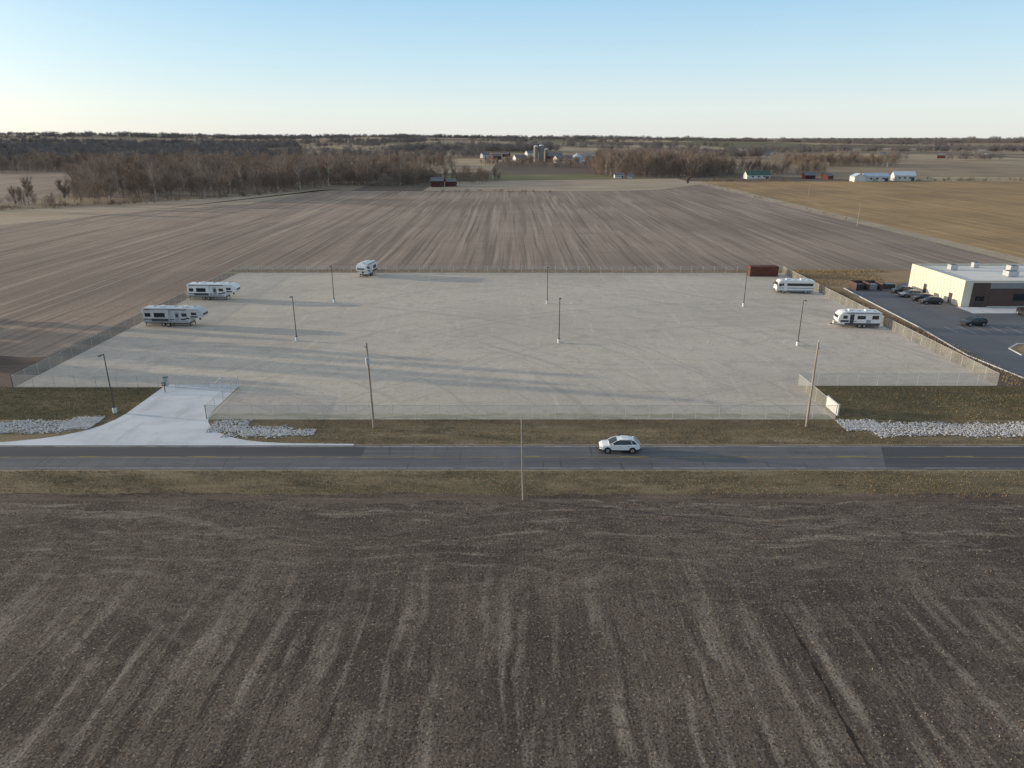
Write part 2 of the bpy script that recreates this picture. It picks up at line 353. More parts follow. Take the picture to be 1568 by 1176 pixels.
def wob(x,k): return np.sin(x*k)+.6*np.sin(x*k*2.3+1.7)
n=230000
Y=26+(64-26)*rng.random(n)**1.25; X=(rng.random(n)*2-1)*(24+.78*Y)
head=Y>47+2*wob(X,.09)+1.5*wob(X+9,.31)+rng.normal(0,2.5,n)
u=np.where(head,Y+.8*wob(X,.12)+.2*wob(X+Y,.9),X+.25*wob(Y,.15)+.12*wob(X+Y,.8))
u=np.where((X<-24+rng.normal(0,4,n))&(Y<50),np.hypot(X+44,Y-14),u)
den=.5+.5*np.cos(u*2*math.pi/.76)
big=.5+.5*np.sin(u*2*math.pi/3.05+.8*wob(np.where(head,X,Y),.05))
pn=.5+.25*wob(X*.5+Y*.35,.31)+.25*wob(Y*.8-X*.3,.47)+.2*wob(X*1.3-Y*2.1,.9)
keep=rng.random(n)<(.05+.65*den**2*(.15+.85*big**1.5))*np.clip(.1+pn,0,2)
X=X[keep];Y=Y[keep]
ok=(Y<63.9)
tri_scatter('crop_residue',X[ok],Y[ok],.11,.04,1.5,[m_straw,m_fore],[.7,.3],z=.006)
n=70000
X=rng.uniform(-62,62,n);Y=np.where(rng.random(n)<.5,rng.uniform(63.2,69.3,n),rng.uniform(76.3,83.9,n))
dr=(X<-26)&(Y>76)
X=X[~dr];Y=Y[~dr]
kp=rng.random(len(X))<.55+.3*wob(X*.6+Y,.5)
tri_scatter('verge_grass',X[kp],Y[kp],.14,.06,1.1,[m_blade1,m_blade2],[.55,.45],z=.012)
n=26000
X=np.concatenate([rng.uniform(-80,-50.5,n//2),rng.uniform(41.6,76,n//2)]);Y=rng.uniform(84,96.3,n)
tri_scatter('lawn_grass',X,Y,.12,.07,1.1,[m_blade1,m_blade2],[.4,.6],z=.016)
n=24000
X=np.concatenate([rng.uniform(-76,100,n//2),rng.uniform(71.8,76.5,n//4),rng.uniform(72,94,n//4)])
Y=np.concatenate([rng.uniform(188,192.5,n//2),rng.uniform(97,187,n//4),rng.uniform(170,190,n//4)])
tri_scatter('dry_tall_grass',X,Y,.24,.13,1.1,[m_blade1,m_drygrass],[.6,.4],z=.016)
def stones(name,regs,n,smin,smax):
    V=[];F=[]
    base=[(0,0,1),(.9,0,.3),(.28,.85,.35),(-.72,.53,.3),(-.72,-.53,.35),(.28,-.85,.3),(0,0,-.6)]
    fs=[(0,1,2),(0,2,3),(0,3,4),(0,4,5),(0,5,1),(6,2,1),(6,3,2),(6,4,3),(6,5,4),(6,1,5)]
    for _ in range(n):
        r=random.choice(regs); x=random.uniform(r[0],r[1]); t=random.random()
        y=r[2]+(r[3]-r[2])*t+random.gauss(0,.3)+ (r[4] if len(r)>4 else 0)*(math.sin(x*.4)+.6*math.sin(x*1.1))
        s=random.uniform(smin,smax); a=random.random()*6.28; i=len(V); sy=random.uniform(.6,1)
        for p in base:
            px=p[0]*s*random.uniform(.7,1.2);py=p[1]*s*sy*random.uniform(.7,1.2)
            V.append((x+px*math.cos(a)-py*math.sin(a),y+px*math.sin(a)+py*math.cos(a),max(0,p[2]*s*.6+.04)))
        F+=[tuple(i+k for k in f) for f in fs]
    b=MB();b.v=V;b.f=F;b.m=[0]*len(F);b.mats=[m_rock]; return b.build(name)
wavy_rect('riprap_bed',-92,-54,79.6,82.9,4.5*Z,m_shoulder,.5,2,10); wavy_rect('riprap_bed',43.5,92,78.9,82.6,4.5*Z,m_shoulder,.5,2,11)
stones('riprap_stones',[(-90,-55,79.4,83.2,.3)]*3+[(-56,-52.2,81,84.5)],8500,.06,.21)
stones('riprap_stones',[(-35,-27,78.4,81.6),(-37.5,-33,80,83.6),(-33,-24,79,80.5)],2200,.06,.21)
stones('riprap_stones',[(44,90,78.8,82.6,.3)]*6+[(41,46,80.5,83.6)],9000,.06,.21)

# ------------------------------------------------------------ trees
def bare_tree(name,seed,h,spread=.5,twigs=9,bark=m_bark,tw=m_twig,tww=.09,tl=1.3):
    R=random.Random(seed); b=MB()
    def twig(p,d):
        q=p+d*tl*R.uniform(.5,1.3); s=Vector((R.uniform(-1,1),R.uniform(-1,1),R.uniform(-.5,.5))).normalized()*tww*R.uniform(.5,1)
        b.face([p-s,p+s,q],tw)
    def br(p,d,L,r,lv):
        seg=3 if lv<2 else 2
        for i in range(seg):
            d2=(d+Vector((R.uniform(-.2,.2),R.uniform(-.2,.2),R.uniform(-.02,.15)))).normalized()
            q=p+d2*L/seg; r2=r*(1-.25)
            b.tube(p,q,r,r2,5 if lv==0 else 3,bark,False)
            if lv>=1 or i>=1:
                if lv<3:
                    for _ in range(R.choice([1,2,2]) if lv else 3):
                        ang=R.uniform(0,6.28); sp=R.uniform(spread*.6,spread*1.5)
                        dd=(d2+Vector((math.cos(ang),math.sin(ang),R.uniform(0,.35)))*sp*1.2).normalized()
                        br(p+(q-p)*R.random(),dd,L*R.uniform(.45,.68),r2*.55,lv+1)
                if lv>=2:
                    for _ in range(twigs):
                        dd=(d2+Vector((R.uniform(-1,1),R.uniform(-1,1),R.uniform(-.4,1)))*.8).normalized()
                        twig(p+(q-p)*R.random(),dd)
            p,d,r=q,d2,r2
        if lv<3: br(p,d,L*.5,r,lv+1)
    br(Vector((0,0,0)),Vector((0,0,1)),h*.52,h*.018,0)
    return b
def source(bs,cname,oname):
    c=bpy.data.collections.new(cname)
    for b in bs:
        o=b.build(oname,link=False); c.objects.link(o)
    return c
def clump(seed,n,w,h,tw=m_fartwig,k=130,lo=.01,hi=.028,low=.2):
    R=random.Random(seed); b=MB()
    for _ in range(n):
        x=R.uniform(-w,w);y=R.uniform(-w*.6,w*.6);H=h*R.uniform(.6,1.15);rad=H*R.uniform(.26,.40)
        b.tube((x,y,0),(x,y,H*.7),.016*H,.006*H,3,m_bark,False)
        for _ in range(4):
            a=R.uniform(0,6.28); z0=H*R.uniform(.2,.5); b.tube((x,y,z0),(x+math.cos(a)*rad*.7,y+math.sin(a)*rad*.7,z0+H*.3),.008*H,.003*H,3,m_bark,False)
        for _ in range(k):
            a=R.uniform(0,6.28); ph=R.uniform(low,1)
            rr=rad*math.sin(math.pi*min(1,ph*.95))**.6*math.sqrt(R.random())
            p=Vector((x+math.cos(a)*rr,y+math.sin(a)*rr,H*ph*.93))
            d=Vector((math.cos(a)*.5,math.sin(a)*.5,R.uniform(.3,1))).normalized()
            s=Vector((R.uniform(-1,1),R.uniform(-1,1),R.uniform(-.5,.5))).normalized()*R.uniform(lo,hi)*H
            b.face([p-s,p+s,p+d*R.uniform(.07,.17)*H],tw)
    return b
c_near=source([bare_tree('t',s,14,.5,4,tww=.05) for s in range(5)]+[bare_tree('t',9+s,16,.42,2,bark=m_pale,tww=.05) for s in range(2)]+[clump(70+s,4,7,12,m_twig,260,.003,.009,.15) for s in range(6)],'woods_source','bare_tree_form')
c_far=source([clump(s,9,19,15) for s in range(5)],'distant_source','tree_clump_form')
c_scrub=source([clump(30+s,5,2.5,3.2,m_brush,110) for s in range(4)],'scrub_source','scrub_form')

def scatter(name,pts,scl,coll,seed=0):
    me=bpy.data.meshes.new(name); me.from_pydata(pts,[],[])
    at=me.attributes.new('scl','FLOAT','POINT'); at.data.foreach_set('value',scl)
    o=bpy.data.objects.new(name,me); COL.objects.link(o)
    ng=bpy.data.node_groups.new(name+'_nodes','GeometryNodeTree')
    ng.interface.new_socket('Geometry',in_out='INPUT',socket_type='NodeSocketGeometry')
    ng.interface.new_socket('Geometry',in_out='OUTPUT',socket_type='NodeSocketGeometry')
    N=ng.nodes;L=ng.links
    gi=N.new('NodeGroupInput');go=N.new('NodeGroupOutput')
    ci=N.new('GeometryNodeCollectionInfo'); ci.inputs['Collection'].default_value=coll
    ci.inputs['Separate Children'].default_value=True; ci.inputs['Reset Children'].default_value=True
    ip=N.new('GeometryNodeInstanceOnPoints'); ip.inputs['Pick Instance'].default_value=True
    r1=N.new('FunctionNodeRandomValue'); r1.data_type='INT'; r1.inputs[4].default_value=0; r1.inputs[5].default_value=len(coll.objects)-1
    r1.inputs['Seed'].default_value=seed
    r2=N.new('FunctionNodeRandomValue'); r2.data_type='FLOAT'; r2.inputs[2].default_value=0; r2.inputs[3].default_value=6.28; r2.inputs['Seed'].default_value=seed+5
    cx=N.new('ShaderNodeCombineXYZ'); L.new(r2.outputs[1],cx.inputs[2])
    na=N.new('GeometryNodeInputNamedAttribute'); na.data_type='FLOAT'; na.inputs['Name'].default_value='scl'
    L.new(gi.outputs[0],ip.inputs['Points']); L.new(ci.outputs[0],ip.inputs['Instance']); L.new(r1.outputs[2],ip.inputs['Instance Index'])
    L.new(cx.outputs[0],ip.inputs['Rotation']); L.new(na.outputs[0],ip.inputs['Scale']); L.new(ip.outputs[0],go.inputs[0])
    md=o.modifiers.new('scatter','NODES'); md.node_group=ng
    return o
def inpoly(x,y,P):
    c=False;j=len(P)-1
    for i in range(len(P)):
        if (P[i][1]>y)!=(P[j][1]>y) and x<(P[j][0]-P[i][0])*(y-P[i][1])/(P[j][1]-P[i][1])+P[i][0]: c=not c
        j=i
    return c
def fill(P,sp,R):
    x0=min(p[0] for p in P);x1=max(p[0] for p in P);y0=min(p[1] for p in P);y1=max(p[1] for p in P)
    n=int((x1-x0)*(y1-y0)/(sp*sp)); out=[]
    for _ in range(n):
        X=R.uniform(x0,x1);Y=R.uniform(y0,y1)
        if inpoly(X,Y,P): out.append((X,Y,tz(X,Y)))
    return out
R=random.Random(3)
def woods(name,P,sp,s0,s1,coll,seed,thin=0):
    p=[q for q in fill(P,sp,R) if R.random()>thin]
    scatter(name,p,[s0+(s1-s0)*R.random()**1.2 for _ in p],coll,seed)
woods('leafless_woods',[(-242,396),(-222,400),(-205,420),(-190,432),(-178,448),(-165,480),(-150,500),(-120,530),(-72,548),(-70,640),(-120,760),(-430,780),(-345,600),(-300,500)],9.5,.65,1.5,c_near,1)
woods('leafless_woods',[(-420,325),(-320,340),(-262,368),(-232,388),(-262,404),(-420,372)],8,.25,.85,c_near,2)
woods('leafless_woods',[(-85,560),(-20,570),(-5,600),(-20,640),(-80,650)],8,.35,.9,c_near,3)
woods('leafless_woods',[(80,665),(195,660),(215,760),(190,900),(95,900)],9.5,.9,1.7,c_near,4)
woods('leafless_woods',[(200,700),(300,705),(320,760),(210,770)],10,.6,1.2,c_near,5)
woods('leafless_woods',[(350,880),(470,900),(480,1000),(340,980)],11,.8,1.3,c_near,6)
woods('leafless_woods',[(-30,900),(85,850),(150,960),(-60,1040)],15,.5,1.0,c_near,7)
woods('leafless_woods',[(-620,700),(-440,780),(-120,780),(-60,860),(-90,960),(-650,960)],14,.7,1.4,c_near,11)
woods('fence_row_scrub',[(150,592),(520,604),(520,618),(150,606)],4,.3,1.1,c_scrub,8,.6)
woods('fence_row_scrub',[(-50,478),(30,478),(32,488),(-50,490)],4,.2,.6,c_scrub,9,.5)
woods('fence_row_scrub',[(143,300),(147,300),(148,560),(142,560)],4,.12,.4,c_scrub,10,.5)
woods('fence_row_scrub',[(-250,350),(-205,385),(-160,440),(-140,495),(-148,500),(-172,450),(-215,396),(-262,362)],4.5,.2,.9,c_scrub,12,.3)
pts=[];sc=[]
def belt(x0,x1,y0,y1,sp,s0=.7,s1=1.2,thin=0):
    for q in fill([(x0,y0),(x1,y0),(x1,y1),(x0,y1)],sp,R):
        if R.random()>=thin: pts.append(q); sc.append(R.uniform(s0,s1))
belt(-900,-350,980,1150,34); belt(-1300,-500,1350,1600,38); belt(-1100,-650,800,900,30,.6,1)
belt(-1500,-600,1900,2200,40); belt(-500,-50,1250,1340,32); belt(-250,100,1600,1720,36); belt(150,420,1200,1290,30)
belt(520,760,1150,1190,30,.7,1.0); belt(700,1300,1700,1760,34); belt(-2100,-300,2500,2700,46)
for _ in range(66):
    y=R.uniform(1500,4300); x=R.uniform(-.85*y-100,.85*y+100); w=R.uniform(.06,.25)*y; d=R.uniform(30,110)
    belt(x-w/2,x+w/2,y,y+d,38,.6,1.15,.1)
for y in (3600,4200,4500,4800,5200):
    belt(-4300,4300,y,y+60,46,.7,1.4,.12)
scatter('distant_treeline',pts,sc,c_far,20)

for i,(x,y,h) in enumerate([(-255,352,16),(-246,372,15),(-214,388,17),(-196,420,16),(-183,436,15),(-60,560,9),(-118,500,11),(-232,380,14),(130,545,7)]):
    bare_tree('t',50+i,h,.5,5,bark=m_pale if i%3 else m_bark).build('bare_tree',(x,y,0))
def conifer(seed,h,r):
    Rr=random.Random(seed); b=MB(); b.tube((0,0,0),(0,0,h*.95),.22,.04,7,m_bark)
    for i in range(2600):
        t=Rr.random()**1.3; z=h*(.08+.92*t); rad=r*(1-t)**.75*(.8+.25*math.sin(z*4+seed))
        a=Rr.uniform(0,6.28); q=rad*math.sqrt(Rr.random()); p=Vector((math.cos(a)*q,math.sin(a)*q,z))
        d=Vector((math.cos(a),math.sin(a),-.25+Rr.uniform(-.2,.3)))*Rr.uniform(.5,1.1)
        s=Vector((-math.sin(a),math.cos(a),Rr.uniform(-.3,.3)))*Rr.uniform(.15,.35)
        b.face([p-s,p+s,p+d],m_needle)
    return b
for i,(x,y,h,r) in enumerate([(-126,124,19,3.4),(-122,126,16,3.0),(-118,129.5,16,2.8),(-124,134,14,3.2),(-120,114,11,2.8),(-120,139,10,2.4),(-128,118,12,3)]):
    conifer(i,h,r).build('shade_caster_spruce',(x,y,0))  # out of view; stand in for whatever casts the long shade on the lot

# ------------------------------------------------------------ buildings
def gable(name,X,Y,w,d,h,rh,wm,rm,rz=0,door=True,win=3,over=.4):
    z=tz(X,Y); e=empty(name,(X,Y,z),rz)
    b=MB(); b.prism([(-d/2,-1),(d/2,-1),(d/2,h),(0,h+rh),(-d/2,h)],-w/2,w/2,wm)
    o=b.build('walls',parent=e,rz=math.pi/2)
    b=MB(); sl=rh/(d/2)
    for s in(-1,1):
        y1=s*(d/2+over); z1=h-sl*over
        p=[(-w/2-over,0,h+rh+.06),(w/2+over,0,h+rh+.06),(w/2+over,y1,z1+.06),(-w/2-over,y1,z1+.06)]
        b.face(p,rm); b.face([(a,c,zz+.12) for a,c,zz in p][::-1],rm)
    b.build('roof',parent=e)
    b=MB()
    for i in range(win):
        x=-w/2+w*(i+1)/(win+1.0)
        b.box((x,-d/2-.02,h*.58),(w*.07+.4,.06,h*.28),m_glass); b.box((x,d/2+.02,h*.58),(w*.07+.4,.06,h*.28),m_glass)
    if win: b.build('windows',parent=e)
    if door:
        b=MB(); b.box((w*.38,-d/2-.03,h*.35),(min(3,w*.15),.07,h*.7),m_dgrey); b.build('door',parent=e)
    return e
gable('shade_caster_shed',-140,118,22,16,5,2.2,m_cream,m_roofg,rz=math.pi/2)  # unseen stand-in, added with the spruces to cast shade over field and lot
gable('red_barn',-54,534,9,7,4.2,2.4,m_barnred,m_roofg)
gable('red_barn',-45,540,7,8,3.4,2.0,m_barnred,m_roofg,rz=.3)
gable('white_farmhouse',212,640,20,11,3.4,3.2,m_siding,m_roofgreen)
gable('red_outbuilding',268,628,7,7,3,2.2,m_barnred,m_roofg,rz=.5)
gable('red_outbuilding',257,640,9,7,3,2.2,m_barnred,m_roofg)
gable('white_pole_barn',281,600,9,9,4,2.2,m_siding,m_roofblue,rz=math.pi/2,win=0)
gable('white_pole_barn',297,605,20,10,3.8,2.4,m_siding,m_roofblue)
gable('white_pole_barn',324,612,16,11,4.2,3.0,m_siding,m_roofblue,rz=-.2)
gable('farm_shed',94,650,8,6,2.8,1.5,m_siding,m_roofg)
gable('farm_shed',104,648,5,5,2.4,1.3,m_siding,m_roofg)
gable('farm_barn',62,1075,20,14,8,5,m_barnred,m_roofg); gable('farm_barn',72,1040,26,12,6,4,m_siding,m_roofg,rz=.4)
gable('farm_barn',105,1095,24,14,6,4,m_siding,m_roofg,rz=-.3)
for i,(x,y) in enumerate([(-25,1180),(-45,1250),(12,1150),(-10,1320),(35,1400),(130,1250),(-340,1400),(620,1260),(660,1330),(720,1250),(1050,1500),(900,1420),(1300,1720),(-820,1750),(-200,1900),(250,1900),(1500,2100),(520,1500)]):
    gable('farmhouse',x,y,R.uniform(10,20),R.uniform(9,12),R.uniform(4,5.5),R.uniform(2.5,4),m_siding if i%3 else m_barnred,m_roofg,rz=R.uniform(-.6,.6),win=2)
def silo(x,y,r,h,m=m_silo):
    b=MB(); b.tube((0,0,0),(0,0,h),r,r,20,m,False)
    for i in range(1,int(h/2)): b.tube((0,0,i*2),(0,0,i*2+.15),r+.06,r+.06,20,m_dgrey,False)
    for j in range(4):
        a,c=j/4*math.pi/2,(j+1)/4*math.pi/2
        b.tube((0,0,h+r*.6*math.sin(a)),(0,0,h+r*.6*math.sin(c)+.001),r*math.cos(a),max(.02,r*math.cos(c)),20,m_bin,False)
    b.build('farm_silo',(x,y,tz(x,y)))
silo(34.5,1078,3.2,21);silo(42.5,1080,3.2,22);silo(50,1084,2.8,17)
b=MB(); b.tube((0,0,0),(0,0,8.5),7,7,24,m_bin,False); b.tube((0,0,8.5),(0,0,12.5),7.2,1,24,m_bin,False); b.tube((0,0,12.5),(0,0,13.2),1,.9,12,m_bin)
for i in range(1,8): b.tube((0,0,i*1.05),(0,0,i*1.05+.12),7.06,7.06,24,m_grey,False)
b.build('grain_bin',(91,1040,tz(91,1040)))

e=empty('commercial_building',(95,147.5,0))
W,D,H=62,21,5.2
b=MB(); b.box((W/2,D/2,H/2),(W,D,H),m_cream)
for i in range(1,int(D/1.2)): b.box((-.03,i*1.2,H/2),(.05,.08,H-.2),m_cream)
b.build('walls',parent=e)
b=MB(); b.box((W/2,D/2,H+.03),(W-.7,D-.7,.05),m_roofw); b.build('roof',parent=e)
b=MB()
b.box((W/2,.15,H+.22),(W,.3,.44),m_cream); b.box((W/2,D-.15,H+.22),(W,.3,.44),m_cream); b.box((.15,D/2,H+.22),(.3,D-.6,.44),m_cream)
b.build('parapet',parent=e)
b=MB(); b.box((3.6,-.07,2.6),(3.6,.14,5.1),m_brown); b.box((30,-.05,2.1),(49,.10,3.7),m_brown); b.box((30,-.04,4.55),(49.2,.08,1.1),m_gwall)
b.build('wall_panels',parent=e)
b=MB()
for i in range(8): b.box((12+i*4.6,-.12,2.0),(2.6,.06,1.7),m_glass)
b.build('windows',parent=e)
b=MB(); b.box((-.06,4,1.1),(.1,1.1,2.2),m_dgrey); b.box((-.06,14,1.1),(.1,1.1,2.2),m_dgrey); b.box((3.6,-.17,1.15),(1.8,.08,2.3),m_glass); b.build('door',parent=e)
b=MB()
for (x,y,w) in ((6,15,1.6),(14,7,2.2),(19,14,1.8),(13,18,1.2),(30,8,2.4)):
    b.box((x,y,H+.7),(w,w*.9,1.1),m_galv); b.box((x,y,H+1.3),(w*.7,w*.6,.12),m_dgrey)
b.build('rooftop_units',parent=e)
b=MB()
b.box((0,2,.9),(6,.2,1.8),m_brown);b.box((-3,0,.9),(.2,4,1.8),m_brown);b.box((3,0,.9),(.2,4,1.8),m_brown);b.box((0,0,.9),(.2,3.8,1.8),m_brown)
b.box((-1.5,.2,.65),(2,1.6,1.3),m_dgrey); b.box((1.5,.2,.65),(2,1.6,1.3),m_grey); b.box((6,1,.6),(2.2,1.8,1.2),m_dgrey)
b.build('dumpster_enclosure',(83.5,166,0))
b=MB(); b.box((0,0,1.35),(7.2,2.5,2.5),m_rust)
for i in range(24):
    x=-3.45+i*.3; b.box((x,-1.27,1.35),(.14,.06,2.3),m_rust); b.box((x,1.27,1.35),(.14,.06,2.3),m_rust)
for x in(-3.58,3.58):
    for y in(-1.23,1.23): b.box((x,y,1.35),(.12,.12,2.6),m_dgrey)
b.box((0,0,.06),(7.2,2.4,.12),m_dgrey); b.build('shipping_container',(65,183.5,.02))

# ------------------------------------------------------------ fence
FH=1.85
def fence(name,pts,h=FH,step=3.0,loc=(0,0,0)):
    e=empty(name,loc)
    b=MB();c=MB()
    for p,q in zip(pts,pts[1:]):
        L=math.dist(p,q); n=max(1,round(L/step))
        for i in range(n+1):
            x=p[0]+(q[0]-p[0])*i/n;y=p[1]+(q[1]-p[1])*i/n
            r=.05 if i in(0,n) else .03
            b.tube((x,y,0),(x,y,h+.06),r,r,6,m_fence)
        b.tube((*p,h),(*q,h),.024,.024,5,m_fence); b.tube((*p,.08),(*q,.08),.01,.01,4,m_fence)
        c.face([(*p,.05),(*q,.05),(*q,h),(*p,h)],m_chain)
    b.build('posts_and_rails',parent=e); c.build('mesh_fabric',parent=e)
    return e
fence('chain_link_fence',[(-50.6,96),(-71.5,96),(-72.5,188),(71.5,187),(70.2,97),(41.3,97),(41.3,84.2),(-39,84.2),(-39,95.6)])
def gate(x0,x1,y,rot=0):
    b=MB()
    L=x1-x0;h=1.75
    for x in(0,L/2,L): b.tube((x,0,.12),(x,0,h),.035,.035,6,m_galv)
    for z in(.12,h): b.tube((0,0,z),(L,0,z),.035,.035,6,m_galv)
    b.tube((0,0,.12),(L/2,0,h),.02,.02,5,m_galv);b.tube((L/2,0,h),(L,0,.12),.02,.02,5,m_galv)
    b.face([(0,0,.15),(L,0,.15),(L,0,h),(0,0,h)],m_chain)
    b.build('sliding_gate',(x0,y,0.02),rot)
gate(-48.2,-43.6,95.9,.12); gate(-43.4,-39.2,95.9,-.1)
b=MB(); b.tube((0,0,0),(0,0,1.1),.05,.05,8,m_plastic); b.box((0,-.1,1.25),(.45,.3,.5),m_dgrey); b.box((0,-.26,1.28),(.3,.03,.25),m_galv); b.build('gate_keypad',(-48.9,94.2,.03))
b=MB(); b.box((0,0,.75),(.5,.5,1.3),m_galv); b.box((0,0,1.43),(.6,.6,.08),m_dgrey); b.build('gate_operator_box',(-49.8,96.6,.02))
b=MB(); b.box((0,0,.85),(.12,3.4,1.5),m_white); 
for y in(-1.6,1.6): b.box((.12,y,.85),(.1,.1,1.7),m_galv)
b.box((0,0,1.63),(.16,3.5,.05),m_galv)
b.build('white_sign_board',(41.9,86.7,0))

# ------------------------------------------------------------ poles
def lot_light(x,y,h=8):
    b=MB(); b.tube((0,0,0),(0,0,.75),.26,.26,14,m_conc); b.box((0,0,.78),(.4,.4,.06),m_bronze)
    b.tube((0,0,.8),(0,0,h),.085,.06,8,m_bronze); b.tube((0,0,h-.1),(0,-.5,h),.04,.04,6,m_bronze)
    b.box((0,-.75,h+.03),(.36,.7,.10),m_bronze); b.box((0,-.75,h-.045),(.28,.55,.03),m_white)
    b.build('parking_lot_light',(x,y,.02))
for p in((-38.7,151.9),(-38,121),(-51.8,86.3),(7.6,150.6),(8.2,119.7),(49.2,148),(49.3,118)): lot_light(*p)
def upole(x,y,h,lean=(0,0),kit=0,r=.15):
    b=MB(); b.tube((0,0,0),(lean[0],lean[1],h),r,r*.65,10,m_wood)
    tx=lean[0]
    b.tube((tx*.97,0,h-.1),(tx,0,h+.25),.03,.03,6,m_galv)
    if kit:
        b.tube((tx*.8+.0,-.36,h-2.6),(tx*.8,-.36,h-1.7),.23,.23,12,m_galv); b.tube((tx*.8,-.36,h-1.7),(tx*.8,-.36,h-1.4),.04,.03,6,m_grey)
        b.box((tx*.8,-.2,h-2.1),(.1,.25,.4),m_galv); b.tube((tx,0,h-.6),(tx-.35,-.1,h-.4),.05,.05,6,m_grey)
    else:
        b.tube((tx,0,h-.9),(tx+.28,-.05,h-.8),.05,.04,6,m_grey)
    b.build('utility_pole',(x,y,0))
upole(-17.1,81.3,10.9,(-.2,0),1); upole(36.6,81.7,10.9,(0,0),0); upole(1.1,62.8,8.8,(-.2,0),0,.11)
upole(139,291,9,(0,0),0); upole(170,420,9); upole(-200,470,9)
b=MB()
for yy in (119.4,150.4):
    for i in range(34):
        x=-38+i*2.67
        b.tube((x,yy+random.uniform(-.2,.2),0),(x+random.uniform(-.05,.05),yy,.45),.03,.025,5,m_fence)
for xx in (-60,62):
    for i in range(18): b.tube((xx,102+i*4.5,0),(xx,102+i*4.5,.35),.03,.025,5,m_fence)
b.build('parking_marker_stakes',(0,0,.02))

# ------------------------------------------------------------ vehicles
def wheel(b,x,y,r,w,sgn):
    b.tube((x,y-w/2,r),(x,y+w/2,r),r,r,18,m_tire); yy=y+sgn*(w/2+.005)
    b.tube((x,yy-.01,r),(x,yy+.01,r),r*.62,r*.6,12,m_rim); b.tube((x,yy-.015,r),(x,yy+.02,r),r*.16,r*.16,8,m_plastic)
def suv(name,loc,rz,paint):
    b=MB()
    st=[(-2.30,.66,.42,.62,.70),(-2.20,.82,.32,.72,.80),(-1.95,.90,.26,.80,.90),(-1.2,.92,.24,.88,.98),(-.95,.92,.24,.91,1.02),(.6,.93,.24,.96,1.06),(1.7,.92,.26,.98,1.09),(2.12,.87,.34,.98,1.09),(2.30,.76,.44,.86,.98)]
    rings=[]
    for x,w,zb,zs,zt in st:
        half=[(w*.86,zb),(w,zb+.18),(w,zs-.12),(w*.985,zs),(w*.93,zt-.02),(w*.45,zt+.03)]
        rings.append([(x,-y,z) for y,z in half]+[(x,y,z) for y,z in reversed(half)])
    b.loft(rings,lambda a,j:m_plastic if j in(0,10,11) else paint,paint)
    cs=[(-1.22,.86,1.01,.80,1.02),(-.35,.86,1.03,.66,1.47),(.25,.86,1.05,.68,1.56),(1.0,.86,1.07,.66,1.54),(1.6,.84,1.08,.60,1.42),(2.22,.80,1.08,.70,1.11)]
    rings=[]
    for x,w0,z0,w1,z1 in cs:
        h=[(w0,z0-.03),(w1,z1),(w1*.5,z1+.035)]
        rings.append([(x,-y,z) for y,z in h]+[(x,y,z) for y,z in reversed(h)])
    b.loft(rings,lambda a,j:m_glass if (a in(0,4) or j in(0,4)) else paint,paint)
    for s in(-1,1):
        for (xa,za,ya,xb,zb,yb,w) in ((-1.2,1.03,.855,-.35,1.49,.67,.045),(.45,1.05,.87,.38,1.56,.69,.035),(1.35,1.07,.87,1.15,1.51,.665,.035),(2.08,1.08,.84,1.60,1.44,.63,.085)):
            b.tube((xa,s*ya,za),(xb,s*yb,zb),w,w*.8,6,paint if xa!=.45 else m_plastic,True)
        b.tube((-.2,s*.62,1.55),(1.3,s*.60,1.53),.02,.02,6,m_plastic)
        b.box((-.85,s*1.0,1.08),(.16,.2,.13),paint)
        for wx in(-1.42,1.38):
            b.tube((wx,s*.80,.36),(wx,s*.94,.36),.41,.41,20,m_plastic)
            wheel(b,wx,s*.86,.35,.23,s)
        b.box((0,s*.935,.34),(1.9,.03,.14),m_plastic)
        b.box((-2.16,s*.66,.70),(.2,.3,.12),m_glass); b.box((2.24,s*.70,.90),(.12,.22,.16),m_red)
        b.box((-.1,s*.937,.86),(.2,.02,.03),m_plastic); b.box((.95,s*.937,.88),(.2,.02,.03),m_plastic)
    b.box((-2.3,0,.58),(.05,.9,.16),m_plastic); b.box((-2.29,0,.36),(.08,1.3,.12),m_plastic)
    b.box((2.3,0,.45),(.06,1.4,.16),m_plastic); b.box((2.31,0,.74),(.02,.5,.13),m_white)
    return b.build(name,loc,rz,bevel=.03,smooth=False)
suv('white_suv',(12.3,74.55,.03),math.radians(-1),m_carw)
suv('dark_suv',(88.2,132,.03),math.radians(8),m_card)
for (x,y,m,r) in ((90.4,150.6,m_card,0),(90.2,153.6,m_card,0),(89.6,157.6,m_cars,0),(90.0,161.8,m_card,0),(103.5,139.5,m_card,1.5)):
    suv('parked_car',(x,y,.03),r,m)

